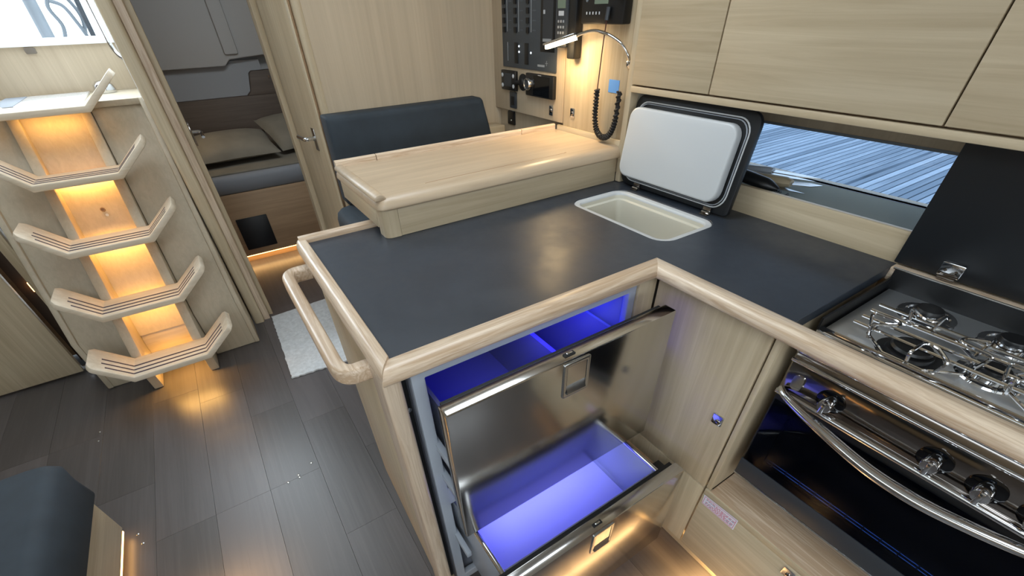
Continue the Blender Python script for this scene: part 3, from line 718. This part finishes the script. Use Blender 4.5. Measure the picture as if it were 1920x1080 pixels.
# fold-up cover behind the hob
cv = empty('hob_cover', (1.135, 0, .922), 'upright black folding cover behind the hob', 'cover')
build('panel', MB().prism(rrect(-.24, .258, .926, 1.157, .002, 2), 'x', 1.128, 1.142), 'black_panel', cv, bevel=.001)
for y in (.166, -.13):
    h = build('hinge', MB().prism(rrect(y - .018, y + .018, .930, .957, .002, 2), 'x', 1.1245, 1.128), 'chrome', cv, bevel=.0006)
    build('hinge_barrel', MB().tube([(1.122, y - .014, .928), (1.122, y + .014, .928)], .0045, 10), 'dark_steel', h)
    for q in (-.009, .009): build('hinge_screw', MB().lathe((1.1245, y + q, .942), (-1, 0, 0), [(.0032, -.0003), (.0032, .0006), (.0003, .001)], 10), 'dark_steel', h)
struct(build('trim_5', B(1.111, 1.141, -.6, .2535, .893, .9215), 'trim_y', bevel=.002), 'oak strip between hob and cover')

# ================================================================== SHELF, ICEBOX
sh = empty('galley_shelf', (1.24, .4, .92), 'oak fronted trough shelf under the hull window', 'shelf')
build('fascia', B(1.141, 1.157, -.60, 1.01, .90, .985), 'oak_y', sh, bevel=.002)
build('trough', MB().prism([(1.157, .945), (1.157, .951), (1.25, .951), (1.349, .9735), (1.349, .945)], 'y', -.60, 1.01), 'grey_green', sh)

ib = empty('icebox', (.93, .79, .7), 'white lined icebox sunk in the worktop, its lid standing open', 'icebox')
def RR(i, z): return [(a, b, z) for a, b in rrect(.822 + i, 1.032 - i, .610 + i, .966 - i, max(.045 - i, .012), 7)]
build('rim', MB().loft([RR(.001, .905), RR(.001, .9185), RR(.016, .9175), RR(.018, .912), RR(.018, .905)], closed=True), 'white_plastic', ib, bevel=.001, seg=1)
build('liner', MB().loft([RR(.018, .911), RR(.019, .902), RR(.026, .899), RR(.028, .885), RR(.034, .74), RR(.05, .725)], cap0=False), 'cream_plastic', ib)
build('liner_shell', MB().loft([RR(.008, .90), RR(.004, .715)], cap0=False), 'mid_grey', ib)
build('drain_tray', tub(.86, .96, .80, .90, .728, .78, .004, .734), 'frame_grey', ib, bevel=.001)


tilt = Matrix.Translation((1.062, 0, .924)) @ Matrix.Rotation(math.radians(7.5), 4, 'Y') @ Matrix.Translation((-1.062, 0, -.924))
def lidpart(name, y0, y1, z0, z1, r, x0, x1, mat, parent, bev=.002, seg=2, hole=None):
    if hole: m = plate(rrect(y0, y1, z0, z1, r, 6), [rrect(y0 + hole, y1 - hole, z0 + hole, z1 - hole, r - hole * .6, 6)], 'x', x0, x1)
    else: m = MB().prism(rrect(y0, y1, z0, z1, r, 6), 'x', x0, x1)
    return build(name, m.xform(tilt), mat, parent, bevel=bev, seg=seg)
il = lidpart('lid', .617, 1.004, .926, 1.160, [.03, .03, .012, .03], 1.062, 1.076, 'black_panel', ib)
il['label'] = 'open lid, black outside with a thick white insulated inner face'
lidpart('seal', .634, .993, .938, 1.145, .036, 1.0595, 1.0625, 'white_plastic', il, bev=.0006, seg=1, hole=.003)
lidpart('seal', .640, .990, .943, 1.140, .034, 1.0585, 1.0625, 'frame_grey', il, bev=.0006, seg=1, hole=.002)
lidpart('insulated_inner', .650, .996, .951, 1.130, .03, 1.034, 1.062, 'white_plastic', il, bev=.006, seg=3)
for y in (.927, .674):
    h = build('lid_hinge', MB().box(1.044, 1.058, y - .012, y + .012, .9205, .9235).box(1.0565, 1.060, y - .012, y + .012, .9205, .938), 'dark_steel', ib, bevel=.001)
    build('hinge_pin', MB().tube([(1.054, y - .011, .926), (1.054, y + .011, .926)], .0035, 8), 'chrome', h)

# ---- knives and tools lying on the shelf
def knife(name, p0, p1, p2, label, handle_mat, hw, cat='knife', group='cutlery on the shelf'):
    p0, p1, p2 = Vector(p0), Vector(p1), Vector(p2)
    e = empty(name, p1, label, cat, group)
    build('handle', MB().tube([p0, p0.lerp(p1, .15), p0.lerp(p1, .5), p0.lerp(p1, .9), p1], [hw * .6, hw, hw * .9, hw, hw * .7], 10, flat=.7), handle_mat, e)
    d = (p2 - p1); u = d.normalized(); s = u.cross(Vector((0, 0, 1))).normalized() * hw * .9; t = Vector((0, 0, .0012))
    build('blade', MB().loft([[p1 - s * .9 - t, p1 + s - t, p1 + s + t, p1 - s * .9 + t], [p1 + d * .6 - s * .9 - t, p1 + d * .6 + s - t, p1 + d * .6 + s + t, p1 + d * .6 - s * .9 + t], [p2 - s * .25 - t * .5, p2 - s * .15 - t * .5, p2 - s * .15 + t * .5, p2 - s * .25 + t * .5]]), 'steel_plain', e)
knife('kitchen_knife', (1.262, .745, .99), (1.262, .64, 1.0), (1.29, .53, 1.0), 'pale handled knife farthest back on the shelf, tip to the right', 'frame_grey', .014)
knife('kitchen_knife', (1.232, .74, .982), (1.236, .57, .99), (1.272, .51, .99), 'thick horn handled knife lying across the shelf middle', 'tan_handle', .018)
knife('kitchen_knife', (1.215, .76, .975), (1.212, .66, .978), (1.235, .53, .974), 'steel handled knife partly under the horn handled one', 'steel_plain', .011)
knife('kitchen_knife', (1.285, .74, .983), (1.29, .66, .984), (1.315, .55, .984), 'slim steel knife nearest the window', 'white_plastic', .011)
pch = build('tool_pouch', MB().tube(smoothpath([(1.178, .76, .994), (1.180, .69, .997), (1.184, .62, .990), (1.190, .575, .982)], 5), [.02] * 12 + [.017, .013, .009, .006], 12, flat=.75), 'black'); tag(pch, 'black pouch in front of the knives on the shelf', 'pouch')
chn = empty('beaded_cord', (1.182, .555, .953), 'dark beaded cord hanging from the black pouch', 'cord')
bead = None
for k in range(14):
    p = Vector((1.176 + random.uniform(-.008, .008), .540 + .0035 * k + random.uniform(-.004, .004), .958 + random.uniform(0, .026)))
    if bead is None: bead = build('bead', MB().lathe(p, (0, 0, 1), [(.0004, -.0035), (.0025, -.0025), (.0035, 0), (.0025, .0025), (.0004, .0035)], 8), 'dark_grey', chn); bp0 = p
    else:
        c = bead.copy(); COL.objects.link(c); c.parent = chn; c.location = Vector(bead.location) + (p - bp0)

# ================================================================== OVERHEAD CABINETS
struct(build('wall_cabinet_end', B(1.066, 1.352, 1.008, 1.029, .921, 1.95), 'oak_z', bevel=.003), 'oak end panel between worktop and overhead lockers')
struct(build('trim_6', B(1.060, 1.08, -.90, 1.0075, 1.163, 1.1775), 'oak_y', bevel=.002), 'oak rail below the overhead lockers')
def locker(y0, y1, label):
    e = empty('overhead_locker', (1.2, (y0 + y1) / 2, 1.178), label, 'locker', 'overhead lockers')
    build('body', B(1.080, 1.351, y0 + .001, y1 - .001, 1.165, 1.94), 'cabin_brown', e)
    build('door', B(1.060, 1.078, y0 + .0018, y1 - .0018, 1.1815, 1.80), 'oak_y', e, bevel=.0012)
locker(.754, 1.0065, 'narrow oak overhead locker nearest the reading lamp')
locker(.284, .754, 'wide oak overhead locker in the middle of the row')
locker(-.32, .284, 'oak overhead locker above the black hob cover')

# ================================================================== NAV TABLE AND SEAT
nt_ = empty('chart_table', (.68, 1.19, .92), 'pale oak chart table standing behind the black worktop', 'table')
build('apron_front', B(.338, 1.066, 1.030, 1.048, .9205, .990), 'oak_x', nt_, bevel=.001)
build('corner_block', MB().prism(rrect(.298, .338, 1.029, 1.075, [.002, .002, .016, .002]), 'z', .9205, .990), 'oak_z', nt_)
build('apron_side', B(.296, .314, 1.075, 1.362, .936, .990), 'oak_y', nt_, bevel=.002)
R0 = .017
top_prof = [(1.368, .990), (1.368, 1.020)]
rings = []
for ins, z in ((.004, .9895), (0, .9925), (0, .995), (.0017, 1.0038), (.0068, 1.0116), (.0147, 1.0172), (.024, 1.0197), (.03, 1.0200)):
    rings.append([(a, b, z) for a, b in rrect(.288 + ins, 1.071, 1.018 + ins, 1.366, [.001, .012, .024, .001], 6)])
build('table_top', MB().loft(rings), 'nav_x', nt_, sharp=60)
build('side_fiddle', MB().prism([(.3025 + .0148 * math.cos(math.radians(a_)), 1.0115 + .0150 * math.sin(math.radians(a_))) for a_ in range(0, 181, 15)], 'y', 1.029, 1.364), 'nav_x', nt_, bevel=.005)
for x0, x1 in ((.293, .411), (.4135, .925), (.9275, 1.071)):
    build('back_fiddle', MB().prism([(1.352, 1.015), (1.352, 1.0335), (1.355, 1.036), (1.364, 1.036), (1.367, 1.033), (1.367, 1.015)], 'x', x0, x1), 'trim_x', nt_)
gpts = smoothpath([(.435, 1.064, 1.0201), (.46, 1.067, 1.0201), (.66, 1.071, 1.0201), (.875, 1.073, 1.0201), (.893, 1.078, 1.0201)], 6)
build('lid_groove', MB().tube(gpts, .0011, 6, flat=.4), 'cabin_brown', nt_)
build('knee_panel', B(.35, 1.06, 1.137, 1.15, .3, .92), 'oak_x', nt_)

ns = empty('nav_seat', (.68, 1.56, .4), 'navy upholstered navigation seat behind the chart table', 'seat')
rings = []
for y, ins in ((1.762, .006), (1.755, 0), (1.70, 0), (1.691, .003), (1.687, .009), (1.686, .02)):
    rings.append([(a, y, b) for a, b in rrect(.372 + ins, .998 - ins, .80 + ins, 1.090 - ins, [.008, .008, .02, .02], 6)])
bk = MB().loft(rings)
for v in bk.v:      # right end leans outward towards the bottom
    if v.x > .7: t_ = max(0, (v.z - .80) / .29); v.x += .05 - .075 * t_ ** 2.2
build('backrest', bk, 'navy', ns, sharp=60)
rings = []
for z, ins in ((.70, .01), (.71, 0), (.77, 0), (.79, .006), (.80, .02), (.803, .04)):
    rings.append([(a, b, z) for a, b in rrect(.318 + ins, 1.06 - ins, 1.40 + ins, 1.70, .03, 6)])
build('seat_cushion', MB().loft(rings), 'navy', ns, sharp=60)
build('seat_box', B(.33, 1.06, 1.41, 1.76, .002, .70), 'oak_x', ns)
build('end_fiddle', B(1.0, 1.075, 1.69, 1.762, .93, .985), 'oak_x', ns, bevel=.003)

# ================================================================== INSTRUMENTS
bp_ = empty('breaker_panel', (1.075, 1.53, 1.18), 'tall dark switch panel with rows of breakers and pilot lights', 'switch panel')
build('faceplate', B(1.076, 1.0798, 1.367, 1.692, 1.181, 1.62), plain('panel_face', '#43484d', .5), bp_, bevel=.001)
build('meter_bezel', B(1.0745, 1.076, 1.377, 1.455, 1.235, 1.60), 'black', bp_, bevel=.001)
build('meter_display', B(1.0738, 1.0745, 1.388, 1.442, 1.265, 1.385), 'dark_grey', bp_)
build('meter_button', B(1.0732, 1.0738, 1.430, 1.439, 1.332, 1.342), 'white_print', bp_)
build('meter_tag', B(1.0732, 1.0738, 1.394, 1.44, 1.262, 1.270), 'gold_print', bp_)
for yc in (1.655, 1.583, 1.508): build('guide_line', B(1.0752, 1.0761, yc, yc + .003, 1.285, 1.50), 'gold_print', bp_)
build('guide_line', B(1.0752, 1.0761, 1.655, 1.658, 1.20, 1.255), 'gold_print', bp_)
sw = None; lb = None
for yc in (1.675, 1.603, 1.528):
    for r in range(8):
        z = 1.29 + r * .0255
        if sw is None:
            sw = build('breaker', MB().prism(rrect(yc - .007, yc + .007, z - .008, z + .008, .002, 2), 'x', 1.0715, 1.076), 'black', bp_, flat=True); s0 = (yc, z)
            lb = build('breaker_label', B(1.0755, 1.0761, yc - .045, yc - .026, z - .0015, z + .0015), 'grey_print_dim', bp_, flat=True)
        else:
            copy_of(sw, bp_, (0, yc - s0[0], z - s0[1])); copy_of(lb, bp_, (0, yc - s0[0], z - s0[1]))
for (y, z) in ((1.583, 1.245), (1.583, 1.229), (1.510, 1.229)): build('pilot_light', MB().lathe((1.0758, y, z), (-1, 0, 0), [(.003, 0), (.0025, .0012), (.0003, .0015)], 8), 'led_white', bp_)
for y in (1.60, 1.535): build('rocker', B(1.0735, 1.076, y - .012, y + .012, 1.195, 1.255), 'black', bp_, bevel=.002)
build('maker_mark', MB().box(1.0755, 1.0761, 1.43, 1.47, 1.193, 1.199), 'gold_print', bp_)
build('maker_star', MB().box(1.0755, 1.0761, 1.418, 1.4195, 1.197, 1.211).box(1.0755, 1.0761, 1.412, 1.4255, 1.2032, 1.2046), 'gold_print', bp_)

hc = empty('heater_controller', (1.075, 1.645, 1.108), 'small black four button controller below the switch panel', 'controller')
build('body', B(1.066, 1.0798, 1.597, 1.694, 1.109, 1.1715), 'black', hc, bevel=.003)
build('display', B(1.0652, 1.0661, 1.622, 1.672, 1.122, 1.163), 'dark_grey', hc)
for y in (1.609, 1.683):
    for z in (1.124, 1.156): build('button', MB().lathe((1.066, y, z), (-1, 0, 0), [(.0065, -.001), (.0065, .0015), (.004, .003), (.0004, .003)], 14), 'white_print', hc)
sk = empty('phone_mount', (1.075, 1.565, 1.115), 'black round rubber mount between controller and radio', 'mount')
build('disc', MB().lathe((1.0798, 1.562, 1.140), (-1, 0, 0), [(.026, 0), (.026, .004), (.014, .007), (.010, .013), (.0004, .013)], 22), 'rubber', sk)
build('arm', MB().tube([(1.070, 1.566, 1.140), (1.066, 1.592, 1.137)], .008, 10), 'rubber', sk)
ra = empty('car_radio', (1.07, 1.445, 1.105), 'black radio with a silver volume knob below the switch panel', 'radio')
build('body', B(1.064, 1.0798, 1.365, 1.527, 1.1055, 1.1725), 'black', ra, bevel=.003)
build('screen', B(1.0632, 1.0641, 1.385, 1.478, 1.110, 1.168), 'black_gloss', ra)
build('volume_knob', MB().lathe((1.064, 1.503, 1.141), (-1, 0, 0), [(.019, 0), (.019, .010), (.0165, .014), (.0155, .014), (.0145, .0105), (.0004, .0105)], 26), 'steel_plain', ra)
build('knob_face', MB().lathe((1.0535, 1.503, 1.141), (-1, 0, 0), [(.0135, -.002), (.0135, .0004), (.0004, .0006)], 22), 'dark_grey', ra)
build('model_mark', B(1.0632, 1.0641, 1.432, 1.45, 1.169, 1.171), 'white_print', ra)
s1 = empty('usb_socket', (1.075, 1.627, 1.05), 'black upright socket under the four button controller', 'socket')
build('plate', MB().prism(rrect(1.605, 1.649, 1.051, 1.105, .004, 3), 'x', 1.074, 1.0798), 'dark_grey', s1, bevel=.001); build('insert', B(1.0732, 1.0741, 1.617, 1.637, 1.062, 1.09), 'black', s1)
s2 = empty('power_socket', (1.10, 1.655, .985), 'black rounded socket low on the recessed board', 'socket')
build('plate', MB().prism(rrect(1.655, 1.705, .985, 1.034, [.01, .01, .003, .003], 3), 'x', 1.099, 1.1048), 'black', s2, bevel=.001); build('pin', MB().lathe((1.099, 1.678, 1.0), (-1, 0, 0), [(.004, 0), (.003, .002), (.0003, .002)], 10), 'chrome', s2)
def wlatch(y, z, x, label):
    e = empty('locker_latch', (x, y, z - .014), label, 'latch', 'push button latches')
    build('plate', MB().prism(rrect(y - .011, y + .011, z - .015, z + .015, .003, 3), 'x', x - .003, x - .0002), 'chrome', e, bevel=.0008)
    build('button', MB().lathe((x - .003, y, z), (-1, 0, 0), [(.007, -.001), (.007, .002), (.0045, .004), (.0003, .004)], 16), 'dark_steel', e)
wlatch(1.388, 1.071, 1.08, 'chrome push latch below the radio'); wlatch(1.274, 1.076, 1.082, 'chrome push latch on the board under the lamp')
hs_ = empty('radio_handset', (1.06, 1.295, 1.245), 'black handset with a small screen clipped beside the switch panel', 'handset')
build('cradle', B(1.050, 1.0818, 1.250, 1.285, 1.225, 1.45), 'black', hs_, bevel=.005)
build('body', MB().prism(rrect(1.285, 1.338, 1.252, 1.48, .006, 3), 'x', 1.046, 1.0818), 'dark_grey', hs_, bevel=.003)
build('screen', B(1.0452, 1.0461, 1.293, 1.330, 1.345, 1.44), 'lcd', hs_)
build('bright_key', B(1.0450, 1.0461, 1.30, 1.324, 1.328, 1.339), 'white_print', hs_)
mb = MB()
for r in range(3):
    for c_ in range(3): mb.box(1.0452, 1.0461, 1.297 + c_ * .012, 1.3035 + c_ * .012, 1.285 + r * .0135, 1.291 + r * .0135)
build('keypad', mb, 'gold_print', hs_)['kind'] = 'stuff'
vr = empty('vhf_radio', (1.06, 1.14, 1.31), 'black marine radio with a green grey screen above the lamp', 'radio')
build('body', B(1.050, 1.0818, 1.058, 1.226, 1.309, 1.47), 'black', vr, bevel=.004)
build('screen', B(1.049, 1.0501, 1.118, 1.172, 1.352, 1.45), 'lcd', vr)
build('tuning_knob', MB().lathe((1.050, 1.064, 1.375), (-1, 0, 0), [(.014, 0), (.014, .012), (.011, .016), (.0004, .016)], 18), 'dark_grey', vr)
mb = MB()
for k in range(5): mb.box(1.0493, 1.0501, 1.148 + k * .013, 1.152 + k * .013, 1.330, 1.336)
build('soft_keys', mb, 'white_print', vr)['kind'] = 'stuff'
for z in (1.36, 1.385, 1.41): build('side_button', MB().lathe((1.050, 1.203, z), (-1, 0, 0), [(.004, 0), (.0035, .002), (.0004, .002)], 10), 'mid_grey', vr)
build('mic_plug', MB().tube([(1.044, 1.108, 1.345), (1.040, 1.108, 1.318)], .006, 10), 'dark_grey', vr)
# coiled microphone lead
cc = empty('coiled_lead', (1.05, 1.1, 1.03), 'black coiled microphone lead hanging in a loop under the radio', 'cable')
build('straight_lead', MB().tube(smoothpath([(1.040, 1.108, 1.32), (1.044, 1.118, 1.26), (1.050, 1.128, 1.20), (1.054, 1.135, 1.156)], 5), .0016, 7), plain('brown_lead', '#4a1f18', .5), cc)
axis = smoothpath([(1.054, 1.136, 1.158), (1.057, 1.139, 1.125), (1.058, 1.139, 1.09), (1.058, 1.130, 1.058), (1.057, 1.112, 1.041), (1.056, 1.090, 1.037), (1.055, 1.068, 1.046), (1.057, 1.055, 1.068), (1.060, 1.051, 1.10), (1.062, 1.050, 1.16)], 30)
hel = []
for i, p in enumerate(axis):
    t = (axis[min(i + 1, len(axis) - 1)] - axis[max(i - 1, 0)]).normalized(); u = Vector((1, 0, 0)); w = t.cross(u).normalized(); an = i * .85
    hel.append(p + u * (.0068 * math.cos(an)) + w * (.0068 * math.sin(an)))
build('coil', MB().tube(hel, .0026, 6), 'rubber', cc)
build('coil_core', MB().tube(axis[::6], .0055, 8), 'rubber', cc)
tg = build('masking_tape', B(1.0808, 1.0818, 1.073, 1.116, 1.151, 1.183), 'tape'); tag(tg, 'piece of blue masking tape stuck on the board by the coiled lead', 'tape')
# reading lamp
rl = empty('reading_lamp', (1.07, 1.05, 1.24), 'lit chrome gooseneck reading lamp over the chart table', 'lamp')
gp = smoothpath([(1.0815, 1.042, 1.225), (1.070, 1.042, 1.243), (1.058, 1.060, 1.268), (1.045, 1.100, 1.287), (1.035, 1.145, 1.2955), (1.020, 1.180, 1.290), (1.012, 1.196, 1.284)], 8)
build('gooseneck', MB().tube(gp, .0042, 10), 'chrome', rl)
build('wall_mount', MB().lathe((1.0818, 1.042, 1.225), (-1, 0, 0), [(.012, 0), (.012, .004), (.006, .008), (.0004, .008)], 16), 'chrome', rl)
a = Vector((1.012, 1.196, 1.285)); b = Vector((.998, 1.325, 1.258)); d = (b - a).normalized(); s = d.cross(Vector((0, 0, 1))).normalized(); up = s.cross(d).normalized()
if up.z < 0: up = -up
def bar(a, b, w, h0, h1): return MB().loft([[p + s * w + up * h0, p - s * w + up * h0, p - s * w + up * h1, p + s * w + up * h1] for p in (a, b)])
build('lamp_head', bar(a, b, .0105, .0, .007), 'chrome', rl, bevel=.002)
build('led_bar', bar(a + d * .006, b - d * .008, .0085, -.009, .0), 'led_lamp', rl)
la = area('reading_lamp_light', (a + b) / 2 - up * .012, .02, .9, (1, .72, .38), -up, sy=.11)
la.parent = rl; la.location = (a + b) / 2 - up * .012 - W[rl]
la.rotation_euler = Matrix((s, d, up)).transposed().to_euler()

# ================================================================== AFT CABIN FURNITURE
bd = empty('aft_cabin_berth', (.3, 3.9, 0), 'berth with a grey mattress in the dim aft cabin', 'bed')
build('front_panel', B(-.098, 1.19, 3.40, 3.42, .062, .470), 'bed_oak', bd, bevel=.003)
build('plinth', B(-.098, 1.19, 3.47, 3.49, -.002, .062), 'cabin_brown', bd)
rings = []
for z, ins in ((.47, .01), (.48, 0), (.545, 0), (.565, .008), (.572, .025)): rings.append([(a_, b_, z) for a_, b_ in rrect(-.098, 1.19, 3.405 + ins, 4.325, .02, 5)])
build('mattress', MB().loft(rings), 'fabric_blue', bd, sharp=60)
build('top_sheet', MB().prism(rrect(-.096, 1.18, 3.46, 4.32, .02, 4), 'z', .572, .582), 'fabric_grey', bd, bevel=.003)
build('vent_panel', MB().prism(rrect(.0, .193, .105, .315, .004, 2), 'y', 3.393, 3.40), 'black_panel', bd, bevel=.001)
build('led_strip', B(-.096, 1.1, 3.422, 3.43, .05, .062), 'led_warm', bd)
under_light(bd, 'berth_led', (.25, 3.432, .05), 1.2, .02, 1.6, (0, -.25, -1))
def pillow(name, cx, cy, cz, sx, sy, sz, rz, tiltx, label, mat):
    m = MB(); n = 20; vs = []; rings = []
    for j in range(n + 1):
        v = -1 + 2 * j / n; ring = []
        for i in range(n + 1):
            u_ = -1 + 2 * i / n
            h = max(0, (1 - abs(u_) ** 2.6)) ** .55 * max(0, (1 - abs(v) ** 2.6)) ** .55
            k = 1 - .06 * (1 - abs(v)) * abs(u_) ** 3
            ring.append((u_ * sx * k, v * sy * (1 - .06 * (1 - abs(u_)) * abs(v) ** 3), h * sz))
        rings.append(ring)
    idx = lambda i, j: j * (n + 1) + i
    top = [p for r in rings for p in r]; bot = [(x, y, -.45 * z) for x, y, z in top]
    fs = [[idx(i, j), idx(i + 1, j), idx(i + 1, j + 1), idx(i, j + 1)] for j in range(n) for i in range(n)]
    m.add(top, fs); m.add(bot, [f[::-1] for f in fs])
    m.xform(Matrix.Translation((cx, cy, cz)) @ Matrix.Rotation(rz, 4, 'Z') @ Matrix.Rotation(tiltx, 4, 'X'))
    o = build(name, m, mat, sharp=70); return tag(o, label, 'pillow', 'pillows on the aft berth')
pillow('pillow', .17, 3.80, .665, .27, .19, .075, .06, .22, 'large grey pillow lying on the aft cabin berth', 'fabric_grey')
pillow('pillow', .64, 3.92, .690, .22, .19, .075, .25, .42, 'second pillow mostly hidden by the door frame', 'fabric_grey')
